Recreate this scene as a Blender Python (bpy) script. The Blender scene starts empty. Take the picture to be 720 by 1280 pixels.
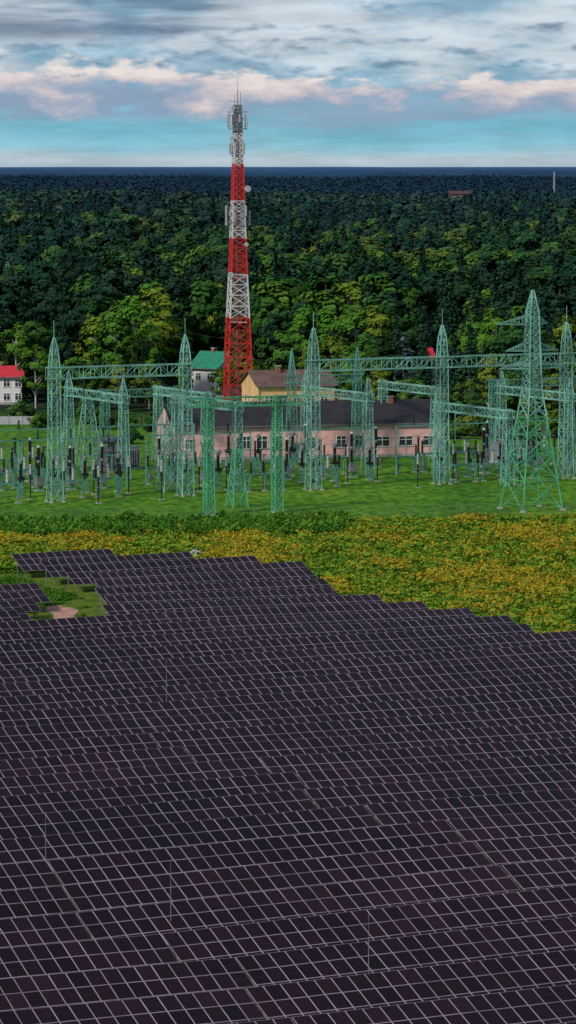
import bpy, math, random
import numpy as np
from mathutils import Vector, Matrix, noise as mnoise
random.seed(7); rng=np.random.default_rng(7)
scene=bpy.context.scene
scene.view_settings.view_transform='Standard'
scene.view_settings.look='None'
scene.view_settings.exposure=0
COL=scene.collection

# ------------------------------------------------------------------ helpers
def link(o,parent=None):
    COL.objects.link(o)
    if parent: o.parent=parent
    return o
def empty(name,loc=(0,0,0),rz=0):
    e=bpy.data.objects.new(name,None); e.location=loc; e.rotation_euler=(0,0,rz); e.empty_display_size=1
    return link(e)
class MB:
    """small mesh builder"""
    def __init__(s): s.v=[]; s.f=[]; s.m=[]
    def add(s,vs,fs,mi=0):
        o=len(s.v); s.v.extend([tuple(p) for p in vs])
        s.f.extend([tuple(i+o for i in f) for f in fs]); s.m.extend([mi]*len(fs))
    def box(s,x0,x1,y0,y1,z0,z1,mi=0):
        vs=[(x0,y0,z0),(x1,y0,z0),(x1,y1,z0),(x0,y1,z0),(x0,y0,z1),(x1,y0,z1),(x1,y1,z1),(x0,y1,z1)]
        s.add(vs,[(0,3,2,1),(4,5,6,7),(0,1,5,4),(1,2,6,5),(2,3,7,6),(3,0,4,7)],mi)
    def strut(s,p,q,w,mi=0,n=4,w2=None):
        p=Vector(p); q=Vector(q); d=q-p
        if d.length<1e-5: return
        d.normalize(); up=Vector((0,0,1)) if abs(d.z)<.95 else Vector((1,0,0))
        a=d.cross(up).normalized(); b=d.cross(a)
        if w2 is None: w2=w
        vs=[]
        for c,ww in ((p,w),(q,w2)):
            for i in range(n):
                t=2*math.pi*(i+.5)/n; r=ww*.5*(1.414 if n==4 else 1)
                vs.append(c+a*math.cos(t)*r+b*math.sin(t)*r)
        fs=[(i,(i+1)%n,n+(i+1)%n,n+i) for i in range(n)]+[tuple(range(n))[::-1],tuple(range(n,2*n))]
        s.add(vs,fs,mi)
    def lathe(s,x,y,prof,mi=0,n=8):
        vs=[]; 
        for r,z in prof:
            for i in range(n):
                t=2*math.pi*i/n; vs.append((x+r*math.cos(t),y+r*math.sin(t),z))
        fs=[]
        for k in range(len(prof)-1):
            for i in range(n):
                fs.append((k*n+i,k*n+(i+1)%n,(k+1)*n+(i+1)%n,(k+1)*n+i))
        fs.append(tuple(range(n))[::-1]); fs.append(tuple((len(prof)-1)*n+i for i in range(n)))
        s.add(vs,fs,mi)
    def insul(s,x,y,z0,z1,r=.16,mi=0,ribs=7):
        pr=[]
        for i in range(ribs):
            z=z0+(z1-z0)*i/ribs; dz=(z1-z0)/ribs
            pr+=[(r*.55,z),(r*1.0,z+dz*.35),(r*1.0,z+dz*.5),(r*.55,z+dz*.9)]
        s.lathe(x,y,pr,mi)
    def mesh(s,name,mats):
        me=bpy.data.meshes.new(name); me.from_pydata(s.v,[],s.f)
        for m in mats: me.materials.append(m)
        me.polygons.foreach_set('material_index',s.m); me.update(); return me
    def obj(s,name,mats,loc=(0,0,0),rz=0,parent=None):
        o=bpy.data.objects.new(name,s.mesh(name,mats)); o.location=loc; o.rotation_euler=(0,0,rz)
        return link(o,parent)

# ------------------------------------------------------------------ materials
def nmat(name):
    m=bpy.data.materials.new(name); m.use_nodes=True; nt=m.node_tree
    return m,nt,nt.nodes['Principled BSDF']
def N(nt,t,**k):
    n=nt.nodes.new(t)
    for a,b in k.items(): setattr(n,a,b)
    return n
def ramp(nt,stops,interp='LINEAR'):
    r=N(nt,'ShaderNodeValToRGB'); r.color_ramp.interpolation=interp
    e=r.color_ramp.elements
    while len(e)<len(stops): e.new(.5)
    for i,(p,c) in enumerate(stops):
        e[i].position=p; e[i].color=(*c,1) if len(c)==3 else c
    return r
def simple(name,c,rough=.6,metal=0,var=.25,scale=1.5,spec=.4):
    m,nt,b=nmat(name)
    tc=N(nt,'ShaderNodeTexCoord'); no=N(nt,'ShaderNodeTexNoise'); no.inputs['Scale'].default_value=scale; no.inputs['Detail'].default_value=3
    nt.links.new(tc.outputs['Object'],no.inputs['Vector'])
    r=ramp(nt,[(.3,[x*(1-var) for x in c]),(.7,[min(1,x*(1+var)) for x in c])])
    nt.links.new(no.outputs['Fac'],r.inputs['Fac']); nt.links.new(r.outputs['Color'],b.inputs['Base Color'])
    b.inputs['Roughness'].default_value=rough; b.inputs['Metallic'].default_value=metal; b.inputs['Specular IOR Level'].default_value=spec
    return m
M_teal=simple('teal_paint',(.09,.26,.205),.6,var=.4,scale=.4)
M_teal2=simple('teal_pale_paint',(.16,.36,.295),.6,var=.4,scale=.4)
M_green=simple('green_paint',(.07,.33,.17),.6,var=.35,scale=.4)
M_red=simple('mast_red',(.52,.025,.022),.5,var=.2)
M_white=simple('mast_white',(.58,.53,.54),.5,var=.2)
M_grey=simple('grey_metal',(.17,.18,.20),.5,var=.3)
M_lgrey=simple('light_grey_metal',(.38,.38,.40),.5,var=.2)
M_dark=simple('dark_porcelain',(.016,.013,.015),.35,var=.2)
M_pale=simple('pale_insulator',(.46,.46,.48),.4,var=.2)
M_conc=simple('concrete',(.33,.32,.29),.9)
M_wire=simple('wire',(.05,.06,.06),.5)
M_pink=simple('pink_plaster',(.76,.42,.39),.9,var=.18,scale=.35)
M_tan=simple('tan_plaster',(.68,.42,.19),.9,var=.15,scale=.4)
M_whitewall=simple('white_plaster',(.68,.67,.66),.9,var=.08)
M_roofdark=simple('dark_roof',(.020,.018,.024),.8,var=.4,scale=.5)
M_roofbrown=simple('brown_roof',(.13,.075,.06),.8,var=.3,scale=.5)
M_roofgreen=simple('green_roof',(.015,.20,.12),.6)
M_roofred=simple('red_roof',(.52,.025,.04),.7,var=.2)
M_roofdist=simple('hazed_red_roof',(.08,.035,.04),.9,var=.2)  # red muted by distance haze put straight into the colour
M_glass=simple('window_glass',(.03,.035,.045),.12,var=.4,scale=.4,spec=.7)
M_frame=simple('window_frame',(.75,.74,.72),.5,var=.05)
M_brick=simple('brick_chimney',(.25,.10,.07),.9,scale=6)
M_alu=simple('aluminium_frame',(.34,.28,.34),.5,var=.35,scale=.35)
M_sand=simple('sand',(.42,.22,.16),.95,var=.3,scale=.8)
M_bark=simple('bark',(.09,.07,.05),.95,scale=3)

def haze_mix(nt,col_socket,y0,y1,haze,maxf,p=.8):  # paints bluish distance haze into the base colour by world Y
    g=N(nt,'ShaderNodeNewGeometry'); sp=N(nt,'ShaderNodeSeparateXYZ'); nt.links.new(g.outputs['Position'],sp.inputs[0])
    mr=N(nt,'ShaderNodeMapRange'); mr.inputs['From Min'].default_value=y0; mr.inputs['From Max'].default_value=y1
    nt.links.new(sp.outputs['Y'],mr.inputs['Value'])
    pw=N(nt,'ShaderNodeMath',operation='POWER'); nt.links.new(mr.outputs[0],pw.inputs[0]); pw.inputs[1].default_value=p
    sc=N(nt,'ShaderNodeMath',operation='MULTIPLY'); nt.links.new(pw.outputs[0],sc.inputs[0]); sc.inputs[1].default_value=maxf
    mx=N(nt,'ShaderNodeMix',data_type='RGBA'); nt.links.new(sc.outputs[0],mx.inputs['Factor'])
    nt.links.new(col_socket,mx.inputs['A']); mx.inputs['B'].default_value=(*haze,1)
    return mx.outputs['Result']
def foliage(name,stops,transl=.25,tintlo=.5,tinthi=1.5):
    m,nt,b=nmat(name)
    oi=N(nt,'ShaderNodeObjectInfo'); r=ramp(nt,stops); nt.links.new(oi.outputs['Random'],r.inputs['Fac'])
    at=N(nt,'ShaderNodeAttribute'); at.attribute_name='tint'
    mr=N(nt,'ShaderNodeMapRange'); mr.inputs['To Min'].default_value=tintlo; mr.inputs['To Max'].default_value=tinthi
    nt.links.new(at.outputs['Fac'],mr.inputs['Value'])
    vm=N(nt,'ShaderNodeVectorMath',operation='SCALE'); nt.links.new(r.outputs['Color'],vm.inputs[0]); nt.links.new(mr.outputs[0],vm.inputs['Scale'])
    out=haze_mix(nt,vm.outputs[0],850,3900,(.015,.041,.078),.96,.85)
    nt.links.new(out,b.inputs['Base Color']); b.inputs['Roughness'].default_value=.8; b.inputs['Specular IOR Level'].default_value=.05
    if transl>0:
        tr=N(nt,'ShaderNodeBsdfTranslucent'); nt.links.new(out,tr.inputs['Color'])
        ms=N(nt,'ShaderNodeMixShader'); ms.inputs[0].default_value=transl
        nt.links.new(b.outputs[0],ms.inputs[1]); nt.links.new(tr.outputs[0],ms.inputs[2])
        nt.links.new(ms.outputs[0],nt.nodes['Material Output'].inputs['Surface'])
    return m
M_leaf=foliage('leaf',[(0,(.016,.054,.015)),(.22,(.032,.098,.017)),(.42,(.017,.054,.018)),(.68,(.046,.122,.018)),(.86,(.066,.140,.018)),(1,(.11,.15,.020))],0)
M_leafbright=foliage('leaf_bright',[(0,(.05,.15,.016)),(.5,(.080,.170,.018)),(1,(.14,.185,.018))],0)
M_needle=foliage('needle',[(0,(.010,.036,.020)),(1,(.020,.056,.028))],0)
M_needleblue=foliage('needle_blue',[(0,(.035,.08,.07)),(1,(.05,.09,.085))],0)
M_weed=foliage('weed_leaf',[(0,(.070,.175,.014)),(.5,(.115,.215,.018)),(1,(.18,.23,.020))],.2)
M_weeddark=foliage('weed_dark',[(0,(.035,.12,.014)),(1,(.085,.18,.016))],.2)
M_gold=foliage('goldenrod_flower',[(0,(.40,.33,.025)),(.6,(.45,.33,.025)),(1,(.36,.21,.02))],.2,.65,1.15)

# ------------------------------------------------------------------ terrain
def hgt(x,y):
    if y<850: return 0.0
    k=min(1,(y-850)/900); k=k*k*(3-2*k)
    return k*(10*mnoise.noise(Vector((x/420,y/700,1.3)))+6*mnoise.noise(Vector((x/150,y/260,4.1))))
def build_ground():
    ys=[-300,0,60,120,180]+list(np.arange(200,800,12.0))
    y=812.
    while y<90000: ys.append(y); y*=1.05 if y<8000 else 1.25
    nx=81; vs=[];fs=[]
    for yy in ys:
        W=max(400,yy*.55)
        for i in range(nx):
            x=(i/(nx-1)*2-1)*W
            vs.append((x,yy,hgt(x,yy) if yy<7000 else 0))
    for j in range(len(ys)-1):
        for i in range(nx-1):
            a=j*nx+i; fs.append((a,a+1,a+nx+1,a+nx))
    me=bpy.data.meshes.new('ground'); me.from_pydata(vs,[],fs); me.polygons.foreach_set('use_smooth',[True]*len(fs))
    m,nt,b=nmat('grass_ground')
    g=N(nt,'ShaderNodeNewGeometry'); sp=N(nt,'ShaderNodeSeparateXYZ'); nt.links.new(g.outputs['Position'],sp.inputs[0])
    def noi(s,d=5,st=None):
        n=N(nt,'ShaderNodeTexNoise'); n.inputs['Scale'].default_value=s; n.inputs['Detail'].default_value=d
        if st:
            mp=N(nt,'ShaderNodeMapping'); mp.inputs['Scale'].default_value=st; nt.links.new(g.outputs['Position'],mp.inputs[0]); nt.links.new(mp.outputs[0],n.inputs['Vector'])
        else: nt.links.new(g.outputs['Position'],n.inputs['Vector'])
        return n
    n1=noi(.06,5,(1,.5,1)); n2=noi(.8,4,(1,.4,1)); n3=noi(.05,3)
    lawnA=ramp(nt,[(.3,(.045,.14,.010)),(.45,(.075,.20,.012)),(.6,(.10,.24,.014)),(.72,(.16,.25,.02))]); nt.links.new(n1.outputs['Fac'],lawnA.inputs[0])
    lawnB=ramp(nt,[(.35,(.45,.5,.5)),(.65,(1.25,1.2,1.1))]); nt.links.new(n2.outputs['Fac'],lawnB.inputs[0])
    lawn=N(nt,'ShaderNodeMix',data_type='RGBA',blend_type='MULTIPLY'); lawn.inputs['Factor'].default_value=1
    nt.links.new(lawnA.outputs[0],lawn.inputs['A']); nt.links.new(lawnB.outputs[0],lawn.inputs['B'])
    mead=ramp(nt,[(.3,(.04,.10,.012)),(.5,(.09,.15,.012)),(.62,(.16,.17,.015)),(.75,(.12,.16,.02))]); nt.links.new(n2.outputs['Fac'],mead.inputs[0])
    def mask(y0,y1):
        ad=N(nt,'ShaderNodeMath',operation='MULTIPLY_ADD'); nt.links.new(n3.outputs['Fac'],ad.inputs[0]); ad.inputs[1].default_value=26; nt.links.new(sp.outputs['Y'],ad.inputs[2])
        mr=N(nt,'ShaderNodeMapRange'); mr.inputs['From Min'].default_value=y0+13; mr.inputs['From Max'].default_value=y1+13; nt.links.new(ad.outputs[0],mr.inputs['Value']); return mr
    m1=N(nt,'ShaderNodeMix',data_type='RGBA'); nt.links.new(mask(472,480).outputs[0],m1.inputs['Factor']); nt.links.new(mead.outputs[0],m1.inputs['A']); nt.links.new(lawn.outputs['Result'],m1.inputs['B'])
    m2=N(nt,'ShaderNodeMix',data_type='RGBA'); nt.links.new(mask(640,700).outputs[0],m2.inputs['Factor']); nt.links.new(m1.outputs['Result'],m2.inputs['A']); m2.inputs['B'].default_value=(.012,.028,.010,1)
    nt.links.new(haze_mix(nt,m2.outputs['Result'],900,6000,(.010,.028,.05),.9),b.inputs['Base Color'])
    b.inputs['Roughness'].default_value=.95; b.inputs['Specular IOR Level'].default_value=.1
    bp=N(nt,'ShaderNodeBump'); bp.inputs['Strength'].default_value=.7; bp.inputs['Distance'].default_value=.3
    n4=noi(2.2,4); nt.links.new(n4.outputs['Fac'],bp.inputs['Height']); nt.links.new(bp.outputs[0],b.inputs['Normal'])
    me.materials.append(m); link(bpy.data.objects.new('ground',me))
build_ground()

# ------------------------------------------------------------------ solar field
TH=math.radians(25); CU,SU=math.cos(TH),math.sin(TH)
def ab2xy(a,b): return (a*CU-b*SU, a*SU+b*CU)
def xy2ab(x,y): return (x*CU+y*SU, -x*SU+y*CU)
def panel_mat():
    m,nt,b=nmat('solar_glass')
    uv=N(nt,'ShaderNodeUVMap'); 
    sx=N(nt,'ShaderNodeSeparateXYZ'); nt.links.new(uv.outputs[0],sx.inputs[0])
    def lines(sock,n,w):
        a=N(nt,'ShaderNodeMath',operation='MULTIPLY'); nt.links.new(sock,a.inputs[0]); a.inputs[1].default_value=n
        f=N(nt,'ShaderNodeMath',operation='FRACT'); nt.links.new(a.outputs[0],f.inputs[0])
        s=N(nt,'ShaderNodeMath',operation='SUBTRACT'); nt.links.new(f.outputs[0],s.inputs[0]); s.inputs[1].default_value=.5
        ab=N(nt,'ShaderNodeMath',operation='ABSOLUTE'); nt.links.new(s.outputs[0],ab.inputs[0])
        g=N(nt,'ShaderNodeMath',operation='GREATER_THAN'); nt.links.new(ab.outputs[0],g.inputs[0]); g.inputs[1].default_value=.5-w; return g
    l1=lines(sx.outputs[0],6,.02); l2=lines(sx.outputs[1],2,.008)
    mx=N(nt,'ShaderNodeMath',operation='MAXIMUM'); nt.links.new(l1.outputs[0],mx.inputs[0]); nt.links.new(l2.outputs[0],mx.inputs[1])
    oi=N(nt,'ShaderNodeNewGeometry'); no=N(nt,'ShaderNodeTexNoise'); no.inputs['Scale'].default_value=.035; no.inputs['Detail'].default_value=2
    nt.links.new(oi.outputs['Position'],no.inputs['Vector'])
    at=N(nt,'ShaderNodeAttribute'); at.attribute_name='tint'
    r=ramp(nt,[(.3,(.0080,.0024,.0046)),(.7,(.0155,.0050,.0092))]); nt.links.new(no.outputs['Fac'],r.inputs[0])
    mr=N(nt,'ShaderNodeMapRange'); mr.inputs['To Min'].default_value=.6; mr.inputs['To Max'].default_value=1.45; nt.links.new(at.outputs['Fac'],mr.inputs['Value'])
    vm=N(nt,'ShaderNodeVectorMath',operation='SCALE'); nt.links.new(r.outputs[0],vm.inputs[0]); nt.links.new(mr.outputs[0],vm.inputs['Scale'])
    mc=N(nt,'ShaderNodeMix',data_type='RGBA'); nt.links.new(mx.outputs[0],mc.inputs['Factor']); nt.links.new(vm.outputs[0],mc.inputs['A']); mc.inputs['B'].default_value=(.03,.024,.03,1)
    nt.links.new(mc.outputs['Result'],b.inputs['Base Color']); b.inputs['Roughness'].default_value=.2; b.inputs['Specular IOR Level'].default_value=.09
    return m
M_pv=panel_mat()
TILT=math.radians(20); PW,PH=1.028,1.528; PX,PY=1.05,1.55; NR=3
_tab={}
def table_mesh(n,var):
    key=(n,var)
    if key in _tab: return _tab[key]
    mb=MB(); ct,st=math.cos(TILT),math.sin(TILT); H0=2.7
    def P(x,t,h=0): return (x,-t*ct-st*h,H0-t*st+ct*h)
    tint=[]
    for i in range(n):
        for j in range(NR):
            x0=i*PX; t0=j*PY; x1=x0+PW; t1=t0+PH
            vs=[P(x0,t0,-.035),P(x1,t0,-.035),P(x1,t1,-.035),P(x0,t1,-.035),P(x0,t0),P(x1,t0),P(x1,t1),P(x0,t1)]
            mb.add(vs,[(0,1,2,3),(7,6,5,4),(4,5,1,0),(5,6,2,1),(6,7,3,2),(7,4,0,3)],0)
            e=.024
            mb.add([P(x0+e,t0+e,.004),P(x1-e,t0+e,.004),P(x1-e,t1-e,.004),P(x0+e,t1-e,.004)],[(3,2,1,0)],1)
            tint+= [0.5]*6+[rng.random()]
    L=n*PX
    k=max(2,int(L/4.2)); 
    for i in range(k+1):
        x=.5+i*(L-1)/k
        for t in (.9,3.7):
            z=H0-t*st-.14; mb.strut((x,-t*ct,-.4),(x,-t*ct,z),.1,2)
        a=P(x,.3,-.12); c=P(x,4.3,-.12); mb.strut(a,c,.1,2)
    for t in (.5,1.8,2.8,4.1):
        mb.strut(P(0,t,-.07),P(L,t,-.07),.06,2)
    me=mb.mesh('solar_table',[M_alu,M_pv,M_grey])
    tint+=[.5]*(len(me.polygons)-len(tint))
    at=me.attributes.new('tint','FLOAT','FACE'); at.data.foreach_set('value',tint)
    uvl=me.uv_layers.new(name='UVMap'); quad=[(0,1),(1,1),(1,0),(0,0)]
    d=uvl.data
    for p in me.polygons:
        if p.material_index==1:
            for q,li in enumerate(p.loop_indices): d[li].uv=quad[q]
    _tab[key]=me; return me
PITCH=7.6; B0=389.
ENDS={0:158,1:165,2:170,3:172.5,4:170,5:168,6:165,7:167,8:168.5,9:170,10:170.5,11:168.5}
SEG={0:[(144.5,158)],1:[(146,165)],2:[(145.5,170)],3:[(146,172.5)],4:[(None,137),(143.5,170)],5:[(None,133),(140.5,168)],6:[(None,129),(138,165)],7:[(None,126),(135,167)]}
def row_left(b): return (-80+b*SU)/CU
def lay(a0,a1,b,k):
    a=a1
    while a-a0>2.2:
        n=min(28,int((a-a0)/PX))
        if n<2: break
        L=n*PX; s=a-L
        x,y=ab2xy(s,b); mx,my=ab2xy(s+L/2,b)
        f=lambda t:.55*mnoise.noise(Vector(((mx+t*CU)/45,(my+t*SU)/45,0)))
        o=bpy.data.objects.new('solar_panel_table',table_mesh(n,(k+int(a))%3))
        slope=(f(L/2)-f(-L/2))/L
        o.location=(x,y,f(-L/2)); o.rotation_euler=(random.uniform(-.012,.012),-math.atan(slope),TH); link(o)
        a=s-.14
k=0
while B0-PITCH*k>112:
    b=B0-PITCH*k
    segs=SEG.get(k,[(None,ENDS.get(k,169+2*math.sin(k*1.7)))])
    for (s0,s1) in segs:
        lay(row_left(b) if s0 is None else s0,s1,b,k)
    k+=1
def in_array(x,y,marg=1.0):
    a,b=xy2ab(x,y)
    if b>B0+1: return False
    kk=int((B0+5-b)/PITCH)
    segs=SEG.get(kk,[(None,ENDS.get(kk,169))])
    for s0,s1 in segs:
        if (s0 is None or a>s0-marg) and a<s1+marg: return True
    return False
for (x,y) in [(-15.9,229),(-7.2,214),(4.6,198.5),(-10.5,303)]:
    mb=MB(); mb.strut((0,0,0),(0,0,4.2),.05,0,6); mb.strut((0,0,4.2),(0,0,5.6),.028,0,6); mb.box(-.2,.2,-.2,.2,0,.12,1)
    mb.obj('lightning_rod',[M_grey,M_conc],(x,y,0))
mb=MB()
pts=[]
for i in range(28):
    t=2*math.pi*i/28; r=1+.18*math.sin(3*t+1)+.1*math.sin(5*t)+.06*math.sin(9*t)
    pts.append((-24.4+1.5*r*math.cos(t)-.3*r*math.sin(t)*3,379+7.0*r*math.sin(t),.02))
mb.add(pts,[tuple(range(28))]); mb.obj('dirt_path',[M_sand])

# ------------------------------------------------------------------ lattice structures
SB=math.radians(27); SBu=Vector((math.cos(SB),math.sin(SB),0)); SBn=Vector((-math.sin(SB),math.cos(SB),0)); SO=Vector((-33.4,505,0))
def S(s,m,z=0): p=SO+SBu*s+SBn*m; return Vector((p.x,p.y,z))
def lattice_col(mb,c,rz,secs,nsec,wl=.16,wd=.09,mi=0,midx=None,zig=False):
    """secs: list (z,width)"""
    c=Vector(c); R=Matrix.Rotation(rz,3,'Z')
    def wid(z):
        for (z0,w0),(z1,w1) in zip(secs,secs[1:]):
            if z<=z1+1e-6: return w0+(w1-w0)*(z-z0)/(z1-z0)
        return secs[-1][1]
    z0,z1=secs[0][0],secs[-1][0]
    zs=[z0]
    while zs[-1]<z1-.3: zs.append(min(z1,zs[-1]+max(.7,wid(zs[-1])*nsec)))
    for za,zb in zip(zs,zs[1:]):
        m=midx((za+zb)/2) if midx else mi
        cs=[]
        for z in (za,zb):
            h=wid(z)/2; cs.append([c+R@Vector((sx*h,sy*h,0))+Vector((0,0,z)) for sx,sy in ((-1,-1),(1,-1),(1,1),(-1,1))])
        for i in range(4):
            mb.strut(cs[0][i],cs[1][i],wl,m)
            j=(i+1)%4
            mb.strut(cs[1][i],cs[1][j],wd,m)
            mb.strut(cs[0][i],cs[1][j],wd,m)
            if not zig: mb.strut(cs[0][j],cs[1][i],wd,m)
def truss_beam(mb,p,q,h=1.3,w=1.2,mi=0,wl=.14,wd=.07):
    p=Vector(p);q=Vector(q);d=q-p;L=d.length;d.normalize();s=Vector((-d.y,d.x,0)).normalized()
    n=max(2,int(L/1.7)); up=Vector((0,0,1))
    def pt(i,a,b): return p+d*(L*i/n)+s*(a*w/2)+up*(b*h/2)
    for a in (-1,1):
        for b in (-1,1): mb.strut(pt(0,a,b),pt(n,a,b),wl,mi)
        for i in range(n):
            mb.strut(pt(i,a,-1 if i%2 else 1),pt(i+1,a,1 if i%2 else -1),wd,mi)
            mb.strut(pt(i,a,-1),pt(i,a,1),wd,mi)
    for b in (-1,1):
        for i in range(n): mb.strut(pt(i,-1 if i%2 else 1,b),pt(i+1,1 if i%2 else -1,b),wd,mi)
def tall_column(mb,p,H=24.0,mi=0,beam=18.5,wb=1.9):
    lattice_col(mb,p,SB,[(0,wb),(8,1.5),(beam+1,1.3),(H-2.2,.9),(H-.4,.15)],1.35,.14,.065,mi)
    mb.strut(Vector(p)+Vector((0,0,H-.8)),Vector(p)+Vector((0,0,H+2.0)),.08,mi)
    for sx in (-1,1):
        for sy in (-1,1):
            q=Vector(p)+SBu*sx*wb/2+SBn*sy*wb/2; mb.box(q.x-.3,q.x+.3,q.y-.3,q.y+.3,-.1,.2,1)
mb=MB()
for s in (0,20.7): tall_column(mb,S(s,0))
truss_beam(mb,S(-1,0,18.5),S(21.7,0,18.5),1.6,1.5,0,.17,.08); mb.obj('substation_gantry',[M_teal2,M_conc])
mb=MB()
for s in (41.7,63.6,85.5,107): tall_column(mb,S(s,0),24.6)
truss_beam(mb,S(40.7,0,18.5),S(108,0,18.5),1.6,1.5,0,.17,.08); mb.obj('substation_gantry',[M_teal2,M_conc])
mb=MB()
for p in ((-10.9,485.5,0),(-1.5,489.7,0)):
    lattice_col(mb,p,SB,[(0,1.2),(16.2,1.0)],1.1,.14,.075,0)
    mb.box(p[0]-.8,p[0]+.8,p[1]-.8,p[1]+.8,-.1,.15,1)
d=Vector((9.4,4.2,0)).normalized(); a=Vector((-10.9,485.5,15.6)); truss_beam(mb,a-d*3.2,a+d*14.8,1.2,1.1,0,.17,.09)
mb.obj('low_gantry',[M_green,M_conc])
def cross_gantry(x,y,h,L=21,mat=M_teal2,ntop=3.2,dirv=SBn):
    mb=MB(); p=Vector((x,y,0)); 
    cols=[p,p+dirv*L]
    for c in cols:
        sec=[(0,1.6),(h,1.0),(h+.8,.95)]+([(h+ntop,.12)] if ntop>0 else [])
        lattice_col(mb,c,SB,sec,1.3,.13,.065,0)
    truss_beam(mb,cols[0]-dirv*1+Vector((0,0,h)),cols[1]+dirv*1+Vector((0,0,h)),1.2,1.1)
    return mb.obj('cross_gantry',[mat])
cross_gantry(-25.2,541,12.4); cross_gantry(-7.5,521,12.6,ntop=0); cross_gantry(12.4,548,12.2); cross_gantry(33,530,10.8,ntop=0); cross_gantry(44,552,12)
cross_gantry(-13,560,11.5,18,ntop=0); cross_gantry(24,575,11.5,18,ntop=0)
cross_gantry(-29.8,575,11,12,M_teal,0,SBu); cross_gantry(.6,572,13.5,12,M_teal,5,SBu)
cross_gantry(34,586,12,18,M_teal,0,SBu)
def a_frame(x,y,H,wb,wt,mat,nm):
    mb=MB(); lattice_col(mb,(x,y,0),SB,[(0,wb),(H,wt)],1.0,.14,.075); 
    mb.obj(nm,[mat]); 
a_frame(-31.5,556,12.0,3.6,1.0,M_teal2,'lattice_support'); a_frame(-17.6,521,9.5,3.0,.9,M_teal2,'lattice_support')
a_frame(-7.2,497,8.5,2.4,.8,M_green,'lattice_support')

def pylon(name,x,y,H,mat,mat2,wb=7.2,rz=SB):
    mb=MB()
    lattice_col(mb,(0,0,0),rz,[(0,wb),(H*.55,2.0),(H*.90,1.3),(H,.15)],.66,.19,.10,0,midx=lambda z:1 if z<H*.42 else 0)
    u=Vector((math.cos(rz),math.sin(rz),0))
    for hz,L in ((H*.84,5.8),(H*.72,4.2),(H*.64,5.2)):
        for sg in (-1,1):
            if hz==H*.84 and sg==1: LL=2.4
            else: LL=L
            tip=u*sg*LL+Vector((0,0,hz+.1)); n2=Vector((-u.y,u.x,0))
            for w in (-.6,.6):
                root=u*sg*.6+n2*w+Vector((0,0,hz)); rt=u*sg*.6+n2*w+Vector((0,0,hz+1.3))
                mb.strut(root,tip,.14); mb.strut(rt,tip,.12)
                for t in (.25,.5,.75):
                    mb.strut(root.lerp(tip,t),rt.lerp(tip,t),.08); mb.strut(root.lerp(tip,t-.25),rt.lerp(tip,t),.08)
            mb.insul(tip.x,tip.y,tip.z-2.0,tip.z,.14,2)
    for sx in (-1,1):
        for sy in (-1,1):
            q=Matrix.Rotation(rz,3,'Z')@Vector((sx*wb/2,sy*wb/2,0)); mb.box(q.x-.4,q.x+.4,q.y-.4,q.y+.4,-.1,.25,3)
    mb.obj(name,[mat,mat2,M_dark,M_conc],(x,y,0))
pylon('transmission_pylon',34.1,494,30.9,M_teal2,M_green,6.4)
pylon('transmission_pylon',-71.3,900,24,M_teal,M_green,4)

# ------------------------------------------------------------------ equipment prototypes
def legs(mb,h,w=.7,mi=0):
    for sx in (-1,1):
        for sy in (-1,1): mb.strut((sx*w/2,sy*w/2,0),(sx*w/2*.7,sy*w/2*.7,h),.11,mi)
    mb.box(-w*.7,w*.7,-w*.7,w*.7,-.05,.15,3)
    for i in range(3):
        z0=h*i/3; z1=h*(i+1)/3
        mb.strut((-w*.45,-w*.45,z0),(w*.4,-w*.4,z1),.07,mi); mb.strut((w*.45,-w*.45,z0),(w*.4,w*.4,z1),.07,mi)
    mb.box(-w*.5,w*.5,-w*.5,w*.5,h,h+.12,mi)
EM=[M_teal,M_dark,M_pale,M_conc,M_grey]
def p_post():
    mb=MB(); legs(mb,2.7,.7); mb.insul(0,0,2.82,5.3,.24,1,9); mb.box(-.3,.3,-.12,.12,5.3,5.45,4); return mb.mesh('post_insulator',EM)
def p_ct():
    mb=MB(); legs(mb,2.6,.8); mb.box(-.45,.45,-.45,.45,2.72,3.2,1); mb.insul(0,0,3.2,5.2,.32,1,8)
    mb.lathe(0,0,[(.2,5.2),(.34,5.3),(.38,5.6),(.36,5.85),(.2,6.0),(.06,6.05)],4,10); mb.strut((-.9,0,5.55),(.9,0,5.55),.08,4); return mb.mesh('current_transformer',EM)
def p_cb():
    mb=MB(); legs(mb,2.2,1.0); mb.box(-.6,.6,-.75,.3,.9,2.1,4); mb.insul(0,0,2.35,4.4,.3,1,8); mb.lathe(0,0,[(.3,4.4),(.36,4.6),(.3,4.85)],4,8)
    mb.insul(0,0,4.85,6.8,.34,1,8); mb.lathe(0,0,[(.25,6.8),(.3,6.95),(.1,7.15)],2,8); return mb.mesh('circuit_breaker',EM)
def p_disc():
    mb=MB()
    for x in (-1.7,1.7):
        mb.strut((x,0,0),(x,0,2.7),.26,0); mb.box(x-.4,x+.4,-.4,.4,-.05,.15,3)
    mb.box(-2.3,2.3,-.18,.18,2.7,2.95,0); mb.strut((-1.6,0,.5),(1.6,0,2.6),.08,0)
    for x in (-2,0,2): mb.insul(x,0,2.95,4.9,.22,1 if x else 2,8)
    mb.strut((-2,0,5.0),(-.1,0,5.05),.1,4); mb.strut((.1,0,5.0),(2,0,5.0),.1,4); mb.box(-.2,.2,-.15,.15,4.9,5.1,4)
    mb.box(-1.95,-1.45,-.5,-.14,1,1.7,4); return mb.mesh('disconnector_switch',EM)
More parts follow.
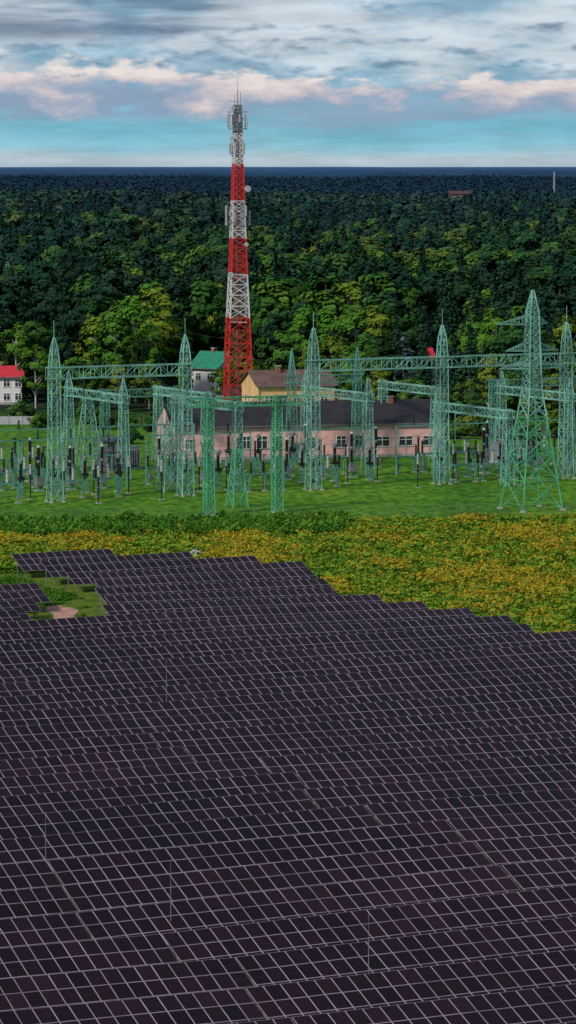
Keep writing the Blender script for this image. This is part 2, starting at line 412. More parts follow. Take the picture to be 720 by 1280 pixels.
def p_arr():
    mb=MB(); mb.strut((0,0,0),(0,0,2.4),.2,1,6); mb.box(-.35,.35,-.35,.35,-.05,.15,3); mb.box(-.25,.25,-.25,.25,2.4,2.5,4)
    mb.insul(0,0,2.5,4.0,.19,1,6); mb.insul(0,0,4.0,5.6,.19,2,6)
    n=12
    for i in range(n):
        t=2*math.pi*i/n; t2=2*math.pi*(i+1)/n
        mb.strut((.45*math.cos(t),.45*math.sin(t),5.3),(.45*math.cos(t2),.45*math.sin(t2),5.3),.05,4)
    mb.strut((-.45,0,5.3),(0,0,5.6),.04,4); mb.strut((.45,0,5.3),(0,0,5.6),.04,4)
    return mb.mesh('surge_arrester',EM)
PR={'post_insulator':p_post(),'current_transformer':p_ct(),'circuit_breaker':p_cb(),'disconnector_switch':p_disc(),'surge_arrester':p_arr()}
def put(kind,s,m,rz=None):
    o=bpy.data.objects.new(kind,PR[kind]); p=S(s,m); o.location=p; o.rotation_euler=(0,0,SB if rz is None else rz); 
    sc=random.uniform(.88,1.03); o.scale=(sc,sc,sc); link(o)
order=['surge_arrester','disconnector_switch','surge_arrester','current_transformer','circuit_breaker','disconnector_switch','post_insulator','circuit_breaker','current_transformer','disconnector_switch','post_insulator','surge_arrester']
ms=[-7,1.5,5.5,9,14,20,25,30,35,41,48,57]
bays=[-17,0,20.7,41.7,63.6,85.5]
for bi,b in enumerate(bays):
    for ph in range(3):
        s=b+4.6+ph*5.3+random.uniform(-.3,.3)
        for kk,(kind,m) in enumerate(zip(order,ms)):
            if kk==0 and bi not in (1,3,4): continue
            if random.random()<.24: continue
            mm=m+random.uniform(-.7,.7)+(2.5 if bi%2 else 0); q=S(s,mm)
            if q.y>566+q.x*.23 and -24<q.x<32: continue
            put(kind,s,mm)
mb=MB()
for m in (17,37):
    for bi,b in enumerate(bays):
        if S(b+10,m).y>560 and -22<S(b+10,m).x<28: continue
        for s in (b+1.5,b+19):
            p=S(s,m); mb.strut(p,p+Vector((0,0,7.6)),.24,0); 
        mb.strut(S(b+1.5,m,7.6),S(b+19,m,7.6),.2,0)
        for ph in range(3):
            q=S(b+4.6+ph*5.3,m,8.3); mb.insul(q.x,q.y,7.7,9.1,.17,1,6)
mb.obj('busbar_portal',[M_teal,M_dark])
def transformer(x,y,rz):
    mb=MB(); mb.box(-3,3,-1.5,1.5,.4,3.6,0); mb.box(-3.4,3.4,-1.8,1.8,0,.4,1)
    for i in range(14): mb.box(-2.8+i*.42,-2.65+i*.42,-2.3,-1.5,.8,3.3,0)
    mb.lathe(0,.9,[(.55,4.2),(.55,5.2)],0,10); mb.strut((-2.4,.8,4.6),(2.4,.8,4.6),1.0,0,10)
    for xx in (-1.8,0,1.8): mb.insul(xx,-.5,3.6,5.6,.22,2,7)
    mb.obj('power_transformer',[M_grey,M_conc,M_dark],(x,y,0),rz)
transformer(-27,560,SB); transformer(36,572,SB)

mb=MB()
def wire(p,q,sag,w=.045,n=10):
    p=Vector(p);q=Vector(q);pr=p
    for i in range(1,n+1):
        t=i/n; c=p.lerp(q,t); c.z-=4*sag*t*(1-t); mb.strut(pr,c,w,0,3); pr=c
def string(p,L=2.0): mb.insul(p.x,p.y,p.z-L,p.z,.13,1,7)
for bi,b in enumerate(bays[1:]):
    for ph in range(3):
        s=b+4.6+ph*5.3
        if b!=20.7:
            string(S(s,0,17.6)); wire(S(s,0,15.6),S(s,2.5,5.4),.3); wire(S(s,0,15.8),S(s,34,12.5),2.2); wire(S(s,-.8,17.8),S(s,22,12.8),1.5)
        wire(S(s,2.5,5.3),S(s,13.5,6.2),.5); wire(S(s,13.5,6.9),S(s,26,5.4),.8); wire(S(s,26,5.4),S(s,48,5.4),1.2)
for s in (0,20.7,41.7,63.6,85.5):
    wire(S(s,0,24),S(s+21,0,24),1.3); wire(S(s,0,24),S(s-2,60,16),2)
for hz,dx in ((27,-5.5),(23.2,-4),(20.6,-5),(23.2,4),(20.6,5),(30.7,0)):
    wire((34.1+dx*.89,494+dx*.45,hz-2 if dx else hz),S(66+dx,0,19.2 if dx else 24),1.2); wire((34.1+dx*.89,494+dx*.45,hz-2 if dx else hz),(130+dx,520,hz-3),4,.05,16)
for i in range(5):
    wire((-10.5+i*2.6,485.8+i*1.15,15),S(8+i*7,0 if i!=3 else 14,18 if i<2 else 12.5),1.0)
    wire((-10.5+i*2.6,485.8+i*1.15,15),S(24+i*3,2.5,5.4),.6)
wire((-33,505,18.3),(-95,520,22),3); wire((-31,506,18.3),(-95,524,22),3)
mb.obj('power_lines',[M_wire,M_dark])
mb=MB()
fp=[(-75,471),(-20,476),(20,482),(90,492)]
for (x0,y0),(x1,y1) in zip(fp,fp[1:]):
    L=math.hypot(x1-x0,y1-y0); n=int(L/3)
    for i in range(n): 
        t=i/n; mb.strut((x0+(x1-x0)*t,y0+(y1-y0)*t,0),(x0+(x1-x0)*t,y0+(y1-y0)*t,1.9),.05)
    for z in (.4,.8,1.2,1.6,1.85): mb.strut((x0,y0,z),(x1,y1,z),.01)
mb.obj('wire_fence',[M_grey])
mb=MB()
for i in range(19):
    x=-92+i*2.5; mb.box(x,x+2.4,658,658.1,0,1.5); mb.box(x+2.4,x+2.5,657.9,658.2,0,1.7)
mb.obj('concrete_fence',[M_lgrey])

# ------------------------------------------------------------------ buildings
def house(name,x,y,rz,L,W,eave,ridge,wall,roof,wins,gwins=(),chim=(),door=None):
    e=empty(name,(x,y,0),rz)
    mb=MB(); 
    mb.add([(0,0,0),(L,0,0),(L,0,eave),(0,0,eave),(0,W,0),(L,W,0),(L,W,eave),(0,W,eave),(0,W/2,ridge),(L,W/2,ridge)],
      [(0,1,2,3),(5,4,7,6),(4,0,3,8,7),(1,5,6,9,2)])
    mb.obj('walls',[wall],parent=e)
    mb=MB(); mb.box(-.06,L+.06,-.06,-.003,0,.5); mb.obj('plinth',[M_conc],parent=e)
    mb=MB(); o=.5; sl=(ridge-eave)/(W/2)
    for sg in (0,1):
        ye=-o if sg==0 else W+o; ze=eave-o*sl+.03; yr=W/2; zr=ridge+.03
        mb.add([(-o,ye,ze),(L+o,ye,ze),(L+o,yr,zr),(-o,yr,zr),(-o,ye,ze+.18),(L+o,ye,ze+.18),(L+o,yr,zr+.18),(-o,yr,zr+.18)],
         [(0,3,2,1),(4,5,6,7),(0,1,5,4),(1,2,6,5),(2,3,7,6),(3,0,4,7)])
    mb.obj('roof',[roof],parent=e)
    mb=MB(); mb.strut((-o,-o-.08,eave-o*sl+.1),(L+o,-o-.08,eave-o*sl+.1),.14); 
    for xx in (.2,L-.2): mb.strut((xx,-.1,0),(xx,-.1,eave-.2),.1)
    mb.obj('gutter',[M_grey],parent=e)
    fr=MB(); gl=MB()
    def win(cx,cz,w,h,side):
        def B(mbx,u0,u1,d0,d1,z0,z1):
            if side==0: mbx.box(u0,u1,-d1,-d0,z0,z1)
            else: mbx.box(-d1,-d0,u0,u1,z0,z1)
        B(gl,cx-w/2,cx+w/2,.004,.02,cz-h/2,cz+h/2); t=.11
        B(fr,cx-w/2-t,cx-w/2,.004,.07,cz-h/2,cz+h/2); B(fr,cx+w/2,cx+w/2+t,.004,.07,cz-h/2,cz+h/2)
        B(fr,cx-w/2-t,cx+w/2+t,.004,.07,cz+h/2,cz+h/2+t); B(fr,cx-w/2-t-.08,cx+w/2+t+.08,.004,.14,cz-h/2-t,cz-h/2)
        B(fr,cx-.05,cx+.05,.022,.06,cz-h/2,cz+h/2); B(fr,cx-w/2,cx+w/2,.022,.055,cz+h*.18-.04,cz+h*.18+.04)
    for w in wins: win(*w,0)
    for w in gwins: win(*w,1)
    fr.obj('window_frames',[M_frame],parent=e); gl.obj('window_glass',[M_glass],parent=e)
    if chim:
        mb=MB()
        for cx,cy,cw,ct in chim:
            mb.box(cx-cw/2,cx+cw/2,cy-cw/2,cy+cw/2,eave,ct); mb.box(cx-cw/2-.1,cx+cw/2+.1,cy-cw/2-.1,cy+cw/2+.1,ct,ct+.15,1)
        mb.obj('chimneys',[M_brick,M_conc],parent=e)
    if door:
        mb=MB(); cx=door; mb.box(cx-.6,cx+.6,-.06,-.004,.0,2.3); mb.box(cx-1.1,cx+1.1,-1.2,-.07,0,.2,1); mb.box(cx-1.2,cx+1.2,-1.1,-.004,2.6,2.75,1); mb.obj('door',[M_roofbrown,M_conc],parent=e)
    return e
wl=[(2.5,2.6,1.4,1.7),(5.5,2.6,1.4,1.7),(12,2.8,1.7,2.0),(14.6,2.8,1.7,2.0),(17.4,2.8,1.3,2.0),(23,2.6,1.5,1.7),(28,2.7,1.5,1.8),(31,2.7,1.5,1.8),(35,2.6,2.4,1.5),(39,2.6,2.2,1.5),(43,2.6,2.0,1.5)]
house('pink_building',-18.5,576,math.radians(13),45.5,15,5.6,8.8,M_pink,M_roofdark,wl,[(4,2.4,1.3,1.5),(10.5,2.4,1.3,1.5),(7.5,5.6,1.2,1.2)],[(9,7,.9,9.9),(22,6,.9,9.6),(30,8,1.1,9.9),(38,6.5,.9,9.5)],door=20.3)
house('tan_building',-5.4,640,math.radians(15),14.5,12,8.3,10.6,M_tan,M_roofbrown,[(2+2.6*i,z,1.3,1.5) for i in range(5) for z in (2.2,5.6)],[(3,5.6,1.2,1.4),(9,5.6,1.2,1.4)],[(5,5,.8,11.5)])
house('green_roof_house',-20.3,738,math.radians(-35),7,8,6.2,9.2,M_whitewall,M_roofgreen,[(2,4.3,1.2,1.3),(5,4.3,1.2,1.3)],[(4,6.3,1.4,1.3)],[(3,4,.7,10)])
house('red_roof_house',27.6,780,math.radians(20),5.5,7,4.8,7.6,M_whitewall,M_roofred,[(1.6,3.2,1.2,1.3),(4,3.2,1.2,1.3)],[],[(4.2,3.5,.7,8.4)])
house('white_house',-70,712,math.radians(4),16.3,10,5.6,7.4,M_whitewall,M_roofred,[(1.8+2.3*i,z,1.2,1.3) for i in range(7) for z in (1.6,4.3)],[],[(12,5,.7,8.2)])
house('distant_warehouse',143,3150,0,20,18,23,25.5,M_roofdist,M_roofdist,[(4,20,2,2),(10,20,2,2),(16,20,2,2)])

# ------------------------------------------------------------------ telecom mast
def mast():
    e=empty('telecom_mast',(-9.6,680,0),math.radians(12))
    mb=MB()
    def mi(z): return 0 if z<18 else 1 if z<26.5 else 0 if z<34 else 1 if z<41 else 0 if z<48 else 1 if z<54.5 else 2
    lattice_col(mb,(0,0,0),0,[(0,5.0),(14,4.2),(25,3.2),(43,2.0),(59.5,1.2)],.6,.25,.14,0,midx=mi)
    for z in (18,26.5,34,41,48,54.5):
        w=max(1.8,(6-z*.08)*.6+.4); mb.box(-w/2,w/2,-w/2,w/2,z,z+.12,mi(z))
    for z in np.arange(0,59,.6): mb.strut((-.3,-.2,z),(.3,-.2,z),.05,2)
    mb.strut((-.3,-.2,0),(-.3,-.2,59),.07,2); mb.strut((.3,-.2,0),(.3,-.2,59),.07,2); mb.strut((.1,.2,0),(.1,.2,58),.2,0)
    mb.obj('lattice_tower',[M_red,M_white,M_grey],parent=e)
    mb=MB()
    def ant(ang,r,z0,z1,w=.32,mi=0):
        x,y=r*math.cos(ang),r*math.sin(ang)
        mb.box(x-w/2,x+w/2,y-w/2,y+w/2,z0,z1,mi); mb.strut((x*.85,y*.85,z0-.4),(x*.85,y*.85,z1+.5),.1,1); 
        for z in (z0+.3,z1-.3): mb.strut((x*.25,y*.25,z),(x,y,z),.1,1)
    for i in range(7): ant(i*.9+.2,1.9,55.2+(i%3)*.5,57.2+(i%2)*.6,.30,3 if i%2 else 0)
    for i in range(5): ant(i*1.257+.4,1.5,50.2,52.2+(i%2)*.4,.28,3)
    for i in range(6): ant(i*1.047,2.3,36.6+(i%3)*.9,39.4+(i%2)*1.0,.30,3)
    for z,r in ((58.2,1.9),(55.0,1.9),(41.0,2.0),(37.2,2.0)):
        for i in range(10):
            t=i*.628; mb.strut((r*math.cos(t),r*math.sin(t),z),(r*math.cos(t+.628),r*math.sin(t+.628),z),.1,1)
    for dx,dy,z,r in ((1.6,-1.5,43.6,.6),(-1.7,-1.5,27.2,.55),(-1.3,-1.2,53.2,.4),(1.3,-1.6,33,.4),(-1.1,-1.1,58.9,.4)):
        n=14; vs=[]
        for k,(yy,rr) in enumerate(((0,r),(.4,r),(.6,r*.4))):
            for i in range(n):
                t=2*math.pi*i/n; vs.append((dx+rr*math.cos(t),dy-0.35+yy,z+rr*math.sin(t)))
        fs=[tuple(range(n))]+[(k*n+i,k*n+(i+1)%n,(k+1)*n+(i+1)%n,(k+1)*n+i) for k in range(2) for i in range(n)]
        mb.add(vs,fs,2); mb.strut((dx,dy+.2,z),(dx*.4,dy*.4,z),.12,1)
    mb.obj('antennas',[M_white,M_grey,M_lgrey,M_lgrey],parent=e)
    mb=MB(); mb.strut((0,0,59.5),(0,0,62.2),.14); mb.strut((0,0,62.2),(0,0,64.8),.06); mb.strut((.6,.3,59.5),(.6,.3,62),.08); mb.strut((-.6,-.2,59.5),(-.6,-.2,61.5),.08)
    mb.strut((-1.7,0,60.2),(0,0,60.2),.1)
    mb.obj('whip_antennas',[M_grey],parent=e)
mast()
mb=MB(); lattice_col(mb,(0,0,0),0,[(0,2.4),(42,.8)],1.6,.35,.15,0); mb.obj('radio_mast',[M_lgrey],(262,3500,0))

# ------------------------------------------------------------------ vegetation prototypes
def unit(n):
    v=rng.normal(size=(n,3)); return v/np.linalg.norm(v,axis=1,keepdims=True)
def leaf_quads(C,Nn,size):
    n=len(C); r=unit(n); a=np.cross(Nn,r); a/=np.linalg.norm(a,axis=1,keepdims=True)+1e-9; b=np.cross(Nn,a)
    s=size[:,None]; asp=rng.uniform(.6,1,(n,1))
    V=np.stack([C-a*s-b*s*asp*.4,C+a*s*.2-b*s*asp,C+a*s+b*s*asp*.3,C-a*s*.1+b*s*asp],axis=1).reshape(-1,3)
    return V
def make_plant(name,V,tint,mats,trunk=None,mi=0,matidx=None):
    n=len(V)//4; verts=V.tolist(); faces=(np.arange(n*4).reshape(-1,4)).tolist(); mis=list(matidx) if matidx is not None else [mi]*n; t=list(tint)
    if trunk:
        o=len(verts); verts+= [tuple(v) for v in trunk.v]; faces+=[[i+o for i in f] for f in trunk.f]; mis+=[len(mats)-1]*len(trunk.f); t+=[.5]*len(trunk.f)
    me=bpy.data.meshes.new(name); me.from_pydata(verts,[],faces)
    for m in mats: me.materials.append(m)
    me.polygons.foreach_set('material_index',mis)
    at=me.attributes.new('tint','FLOAT','FACE'); at.data.foreach_set('value',t); me.update(); return me
def deciduous(name,H,R,leafm,ncl=46,per=75,ls=.42,base=.28,trunkm=None):
    tr=MB(); tr.strut((0,0,0),(0,0,H*.55),.5*H/18,0,7,.3*H/18); tr.strut((0,0,H*.55),(.2,.1,H*.92),.3*H/18,0,6,.06)
    Cs=[];Ns=[];T=[];Sz=[]
    zc=H*(base+1)/2; hz=H*(1-base)/2
    lob=rng.uniform(0,6.28,3)
    for i in range(ncl):
        d=unit(1)[0]; r=rng.uniform(.35,1)**.6
        ang=math.atan2(d[1],d[0]); ir=1+.22*math.sin(2*ang+lob[0])+.15*math.sin(3*ang+lob[1])
        zz=d[2]*r; rad=R*ir*(1-.25*max(0,zz))*r
        c=np.array([d[0]*rad,d[1]*rad,zc+zz*hz]); cr=rng.uniform(.12,.20)*R*2*.55+.35
        if i%3==0: tr.strut((0,0,max(H*.2,c[2]-R*.8)),tuple(c),.13,0,4,.04)
        u=unit(per); rr=rng.uniform(.5,1.05,(per,1))
        p=c+u*rr*cr*np.array([1.15,1.15,.8]); 
        nn=u*.8+np.array([0,0,.6])+rng.normal(size=(per,3))*.25+d*.9; nn/=np.linalg.norm(nn,axis=1,keepdims=True)
        Cs.append(p);Ns.append(nn);Sz.append(rng.uniform(.6,1.2,per)*ls)
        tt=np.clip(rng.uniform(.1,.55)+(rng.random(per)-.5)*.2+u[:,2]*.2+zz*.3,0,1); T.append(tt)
    V=leaf_quads(np.concatenate(Cs),np.concatenate(Ns),np.concatenate(Sz))
    return make_plant(name,V,np.concatenate(T),[leafm,trunkm or M_bark],tr)
def spruce(name,H,R,m):
    tr=MB(); tr.strut((0,0,0),(0,0,H*.97),.4,0,6,.05)
    Cs=[];Ns=[];T=[];Sz=[]
    nt_=int(H*1.3)
    for i in range(nt_):
        f=i/nt_; z=H*(.1+.9*f); r=R*(1-f)**.85+.15; nb=max(5,int(11*(1-f)+4)); ph=rng.uniform(0,6)
        for k in range(nb):
            a=ph+k*6.283/nb+rng.uniform(-.2,.2); rl=r*rng.uniform(.75,1.12); n=max(4,int(rl*5)); t=rng.uniform(.1,1,n)
            p=np.stack([np.cos(a)*rl*t,np.sin(a)*rl*t,z-.35*rl*t**1.5],1)+rng.normal(size=(n,3))*.14
            nn=np.tile([math.cos(a)*.4,math.sin(a)*.4,.9],(n,1))+rng.normal(size=(n,3))*.4; nn/=np.linalg.norm(nn,axis=1,keepdims=True)
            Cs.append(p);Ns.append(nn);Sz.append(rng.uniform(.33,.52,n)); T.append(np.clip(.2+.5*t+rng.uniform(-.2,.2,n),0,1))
    V=leaf_quads(np.concatenate(Cs),np.concatenate(Ns),np.concatenate(Sz))
    return make_plant(name,V,np.concatenate(T),[m,M_bark],tr)
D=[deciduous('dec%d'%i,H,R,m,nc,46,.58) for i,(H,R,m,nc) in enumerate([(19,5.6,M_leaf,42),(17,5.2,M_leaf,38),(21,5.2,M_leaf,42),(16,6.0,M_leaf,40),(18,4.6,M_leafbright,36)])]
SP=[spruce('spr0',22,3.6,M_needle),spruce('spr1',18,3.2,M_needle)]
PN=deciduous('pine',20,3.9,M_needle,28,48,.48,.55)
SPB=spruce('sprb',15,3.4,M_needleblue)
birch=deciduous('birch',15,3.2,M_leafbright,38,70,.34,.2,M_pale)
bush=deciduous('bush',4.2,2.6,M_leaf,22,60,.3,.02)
def collect(name,meshes):
    c=bpy.data.collections.new(name)
    for i,me in enumerate(meshes):
        o=bpy.data.objects.new('%s_%02d'%(name,i),me); c.objects.link(o)
    return c
def scatter(name,coll,P,rot,scl,idx):
    me=bpy.data.meshes.new(name); me.from_pydata([tuple(p) for p in P],[],[])
    me.attributes.new('rz','FLOAT','POINT').data.foreach_set('value',list(map(float,rot)))
    me.attributes.new('sc','FLOAT','POINT').data.foreach_set('value',list(map(float,scl)))
    me.attributes.new('ix','INT','POINT').data.foreach_set('value',list(map(int,idx)))
    o=bpy.data.objects.new(name,me); link(o)
    ng=bpy.data.node_groups.new(name+'_gn','GeometryNodeTree')
    ng.interface.new_socket('Geometry',in_out='INPUT',socket_type='NodeSocketGeometry'); ng.interface.new_socket('Geometry',in_out='OUTPUT',socket_type='NodeSocketGeometry')
    gi=ng.nodes.new('NodeGroupInput'); go=ng.nodes.new('NodeGroupOutput'); ip=ng.nodes.new('GeometryNodeInstanceOnPoints'); ci=ng.nodes.new('GeometryNodeCollectionInfo')
    ci.inputs['Collection'].default_value=coll; ci.inputs['Separate Children'].default_value=True; ci.inputs['Reset Children'].default_value=True
    def na(n,t):
        a=ng.nodes.new('GeometryNodeInputNamedAttribute'); a.data_type=t; a.inputs['Name'].default_value=n; return a
    r=na('rz','FLOAT'); s=na('sc','FLOAT'); ix=na('ix','INT')
    cx=ng.nodes.new('ShaderNodeCombineXYZ'); er=ng.nodes.new('FunctionNodeEulerToRotation')
    L=ng.links.new
    L(r.outputs[0],cx.inputs[2]); L(cx.outputs[0],er.inputs[0]); L(er.outputs[0],ip.inputs['Rotation']); L(s.outputs[0],ip.inputs['Scale'])
    L(ix.outputs[0],ip.inputs['Instance Index']); ip.inputs['Pick Instance'].default_value=True
    L(gi.outputs[0],ip.inputs['Points']); L(ci.outputs[0],ip.inputs['Instance']); L(ip.outputs[0],go.inputs[0])
    md=o.modifiers.new('scatter','NODES'); md.node_group=ng
    return o
fc=collect('tp',D+SP+[PN])   # 0-4 dec,5,6 spruce,7 pine
excl=[(-8,650,26),(-16,740,9),(31,784,8),(-62,717,16),(-9.6,680,9),(20,600,30)]
P=[];R_=[];S_=[];I_=[]
y=650.
while y<2400:
    sp=8.8+max(0,(y-1000))*.003
    W=y*.081*1.25+25; x=-W+rng.uniform(0,sp)
    while x<W:
        px=x+rng.uniform(-.4,.4)*sp; py=y+rng.uniform(-.4,.4)*sp; x+=sp
        edge=690+18*mnoise.noise(Vector((px/25,2.2,0)))
        if px>22: edge=642+12*mnoise.noise(Vector((px/18,7.2,0)))
        if -60<px<-28: edge=690
        if py<edge: continue
        if any((px-a)**2+(py-b)**2<r*r for a,b,r in excl): continue
        if -23<px<-12 and 715<py<742: continue
        if abs(px-30.5*py/784)<5 and 690<py<784 : continue
        if px<-50 and py<712: continue
        z=hgt(px,py)
        q=mnoise.noise(Vector((px/90,py/200,9))); t=rng.random()
        if q>.05: i=5+int(t*3.5) if t<.85 else int(rng.integers(0,5))
        elif py<1150: i=int(rng.integers(0,5)) if t<.82 else int(5+rng.integers(0,3))
        else: i=int(rng.integers(0,4)) if t<.70 else int(4+rng.integers(0,4))
        i=min(i,7)
        s=rng.uniform(.68,1.3)*(1+max(0,py-1000)*.00014)
        if py<edge+70: s*=.5+.45*(py-edge)/70
        if py<780 and -24<px<-10: s*=.5
        P.append((px,py,z-.3));R_.append(rng.uniform(0,6.28));S_.append(s);I_.append(i)
    y+=sp
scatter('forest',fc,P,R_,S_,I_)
def patch(n=62,size=62):
    C=[];Nn=[];Sz=[];T=[]
    for k in range(n):
        x,y_=rng.uniform(-size/2,size/2,2); H=rng.uniform(12,24); con=rng.random()<.35; m=36
        u=unit(m); u[:,2]=np.abs(u[:,2])
        if con:
            t=rng.random(m); p=np.stack([x+u[:,0]*3.0*(1-t)*1.3,y_+u[:,1]*3.0*(1-t)*1.3,H*(.45+.6*t)],1)
        else: p=np.array([x,y_,H*.62])+u*np.array([5.4,5.4,H*.36])
        tv=(.02 if con else .2)+rng.random()*.55
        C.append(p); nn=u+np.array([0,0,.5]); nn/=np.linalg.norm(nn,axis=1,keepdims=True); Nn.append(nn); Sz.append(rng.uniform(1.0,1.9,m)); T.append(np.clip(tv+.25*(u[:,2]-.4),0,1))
    V=leaf_quads(np.concatenate(C),np.concatenate(Nn),np.concatenate(Sz)); return make_plant('patch',V,np.concatenate(T),[M_leaf])
pc=collect('fp',[patch() for _ in range(5)])
P=[];R_=[];S_=[];I_=[]; y=2410
while y<7600:
    W=y*.081*1.25+60; x=-W+rng.uniform(0,30)
    while x<W:
        px=x+rng.uniform(-8,8);P.append((px,y+rng.uniform(-8,8),hgt(px,y)-1));R_.append(rng.uniform(0,6.28));S_.append(rng.uniform(.85,1.15));I_.append(int(rng.integers(0,5))); x+=46
    y+=46*(1+(y-2400)*.00016)
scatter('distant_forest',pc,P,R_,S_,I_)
vs=[];fs=[];nx=260; yy=7300.;rows=0
while yy<80000:
    W=yy*.16
    for i in range(nx):
        x=(i/(nx-1)*2-1)*W
        h=16+5*mnoise.noise(Vector((x/60,yy/60,3)))+5*mnoise.noise(Vector((x/900,yy/1800,0)))+(9*mnoise.noise(Vector((x/2500,yy/5000,5))) )
        vs.append((x,yy,h))
    rows+=1; yy*=1.022
for j in range(rows-1):
    for i in range(nx-1): a=j*nx+i; fs.append((a,a+1,a+nx+1,a+nx))
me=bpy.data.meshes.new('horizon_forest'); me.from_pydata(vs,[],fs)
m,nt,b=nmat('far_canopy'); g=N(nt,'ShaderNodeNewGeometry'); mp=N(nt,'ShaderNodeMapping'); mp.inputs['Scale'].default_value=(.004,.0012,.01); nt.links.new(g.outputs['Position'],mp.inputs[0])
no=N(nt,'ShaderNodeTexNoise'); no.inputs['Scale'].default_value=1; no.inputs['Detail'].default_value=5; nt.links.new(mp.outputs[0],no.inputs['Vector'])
r=ramp(nt,[(.35,(.012,.036,.070)),(.65,(.028,.066,.12))]); nt.links.new(no.outputs['Fac'],r.inputs[0])  # canopy blues carry the distance haze in the colour itself
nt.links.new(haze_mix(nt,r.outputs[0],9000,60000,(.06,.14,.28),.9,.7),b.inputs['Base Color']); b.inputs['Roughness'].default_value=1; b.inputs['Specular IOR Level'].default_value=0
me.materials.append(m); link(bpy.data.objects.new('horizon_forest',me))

def tree(name,me,x,y,s,rz=None):
    o=bpy.data.objects.new(name,me); o.location=(x,y,-.2); o.scale=(s,s,s*random.uniform(.95,1.05)); o.rotation_euler=(0,0,random.uniform(0,6.28) if rz is None else rz); link(o)
tree('blue_spruce_tree',SPB,23.2,700,1.05); tree('blue_spruce_tree',SPB,38,742,1.15)
for x,y,s in [(-50,700,.9),(-45,690,.7),(-40,735,1.2),(-31,720,1.45),(-27.5,700,.7),(12,690,.85),(17.5,682,.7),(5,700,.95),(38,668,.9),(46,655,.85),(53,662,.9),(43,640,.55),(-33,690,.7),(34,650,.6),(-35,716,1.2),(9,722,1.3),(14,735,1.25),(41,700,1.3),(48,720,1.35),(38.5,725,1.15),(56,705,1.3),(-56,728,1.1),(-21,716,.62),(-14,712,.5),(19,745,1.3),(3,738,1.25)]:
    tree('birch_tree',birch,x,y,s)
for x,y,s in [(-36,745,1.1),(-55,735,.85),(8,712,.8),(16,720,.9),(50,690,.9),(28,664,.45),(-25,668,.45),(-38,672,.5),(22,650,.5),(33,640,.5),(40,646,.55),(49,640,.55),(56,648,.6)]:
    tree('deciduous_tree',D[int(random.random()*4)],x,y,s)
for x,y,s in [(-44,655,.8),(-38,660,.9),(-30,650,.7),(-24,640,.8),(-50,662,.9),(30,622,.8),(36,628,.9),(47,625,1),(53,632,.9),(25,640,.8),(-27,612,.6),(50,612,.6),(16,628,.7),(-34,645,.9),(-46,648,.6),(41,622,.9),(33,630,1),(57,624,.9),(27,630,.8)]:
    tree('bush',bush,x,y,s*1.1)

def weed(name,h,w,n,leafm,flower=False,fl=40,ls=.16):
    C=rng.normal(size=(n,3))*np.array([w*.4,w*.4,0]); C[:,2]=rng.uniform(.05,1,n)*h*(1-.3*np.hypot(C[:,0],C[:,1])/w)
    nn=rng.normal(size=(n,3)); nn[:,2]=np.abs(nn[:,2])+.3; nn/=np.linalg.norm(nn,axis=1,keepdims=True); sz=rng.uniform(.7,1.3,n)*ls; mi=[0]*n; T=C[:,2]/h
    if flower:
        F=rng.normal(size=(fl,3))*np.array([w*.42,w*.42,0]); F[:,2]=h*rng.uniform(.8,1.08,fl); C=np.concatenate([C,F])
        fn=rng.normal(size=(fl,3))*.5+np.array([0,-.2,1]); fn/=np.linalg.norm(fn,axis=1,keepdims=True); nn=np.concatenate([nn,fn]); sz=np.concatenate([sz,rng.uniform(.08,.15,fl)]); mi+=[1]*fl; T=np.concatenate([T,rng.random(fl)])
    V=leaf_quads(C,nn,sz); return make_plant(name,V,np.clip(T,0,1),[leafm,M_gold],None,0,mi)
wc=collect('wd',[weed('gr0',.95,1.15,65,M_weed,True,34,.18),weed('gr1',.85,1.1,60,M_weed,True,12,.18),weed('wd0',.7,1.2,65,M_weed,False,0,.18),weed('wd1',1.3,1.1,85,M_weeddark,False,0,.19),weed('wd2',.55,1.2,55,M_weeddark,False,0,.18)])
P=[];R_=[];S_=[];I_=[]
for k in range(34000):
    x=rng.uniform(-62,90); y=rng.uniform(300,486)
    if x>80 and y<360: continue
    if abs(x)>y*.081*1.3+5: continue
    if y>474+.10*x+5*mnoise.noise(Vector((x/9,0,5))): continue
    if in_array(x,y,1.5): continue
    if (x+24.4)**2/6+(y-379)**2/60<1: continue
    a,b=xy2ab(x,y)
    lane = b<392 and a<150
    p1=mnoise.noise(Vector((x/10,y/26,2)))+.8*mnoise.noise(Vector((x/3.4,y/7,8)))+.3*mnoise.noise(Vector((x/1.2,y/2.4,3)))
    t=rng.random(); sc=1
    if lane: i=4; sc=.6
    elif y>455+.1*x+6*mnoise.noise(Vector((x/7,1,1))) and x<8: i=3 if t<.6 else (1 if t<.75 else 2)
    elif p1>.24: i=0 if t<.6 else 1 if t<.88 else 2
    elif p1>.02: i=1 if t<.35 else 2 if t<.74 else 4 if t<.92 else 0
    else: i=2 if t<.6 else 4 if t<.88 else 1
    P.append((x,y,0));R_.append(rng.uniform(0,6.28));S_.append(sc*rng.uniform(.75,1.45));I_.append(i)
scatter('wildflower_meadow',wc,P,R_,S_,I_)
for (x,y,s) in ((-11.3,431,1.0),(-10.2,433,.6),(-36.5,470,.6)):
    mb=MB(); prof=[(.2,0),(.9,.1),(1.0,.5),(.7,.95),(.2,1.15)]; mb.lathe(0,0,prof,0,9)
    mb.v=[(vx*(1+.2*math.sin(3*vy+i)),vy*(1+.15*math.cos(2*vx+i)),vz*(1+.1*math.sin(i))) for i,(vx,vy,vz) in enumerate(mb.v)]
    o=mb.obj('boulder',[M_conc],(x,y,0)); o.scale=(s,s,s)

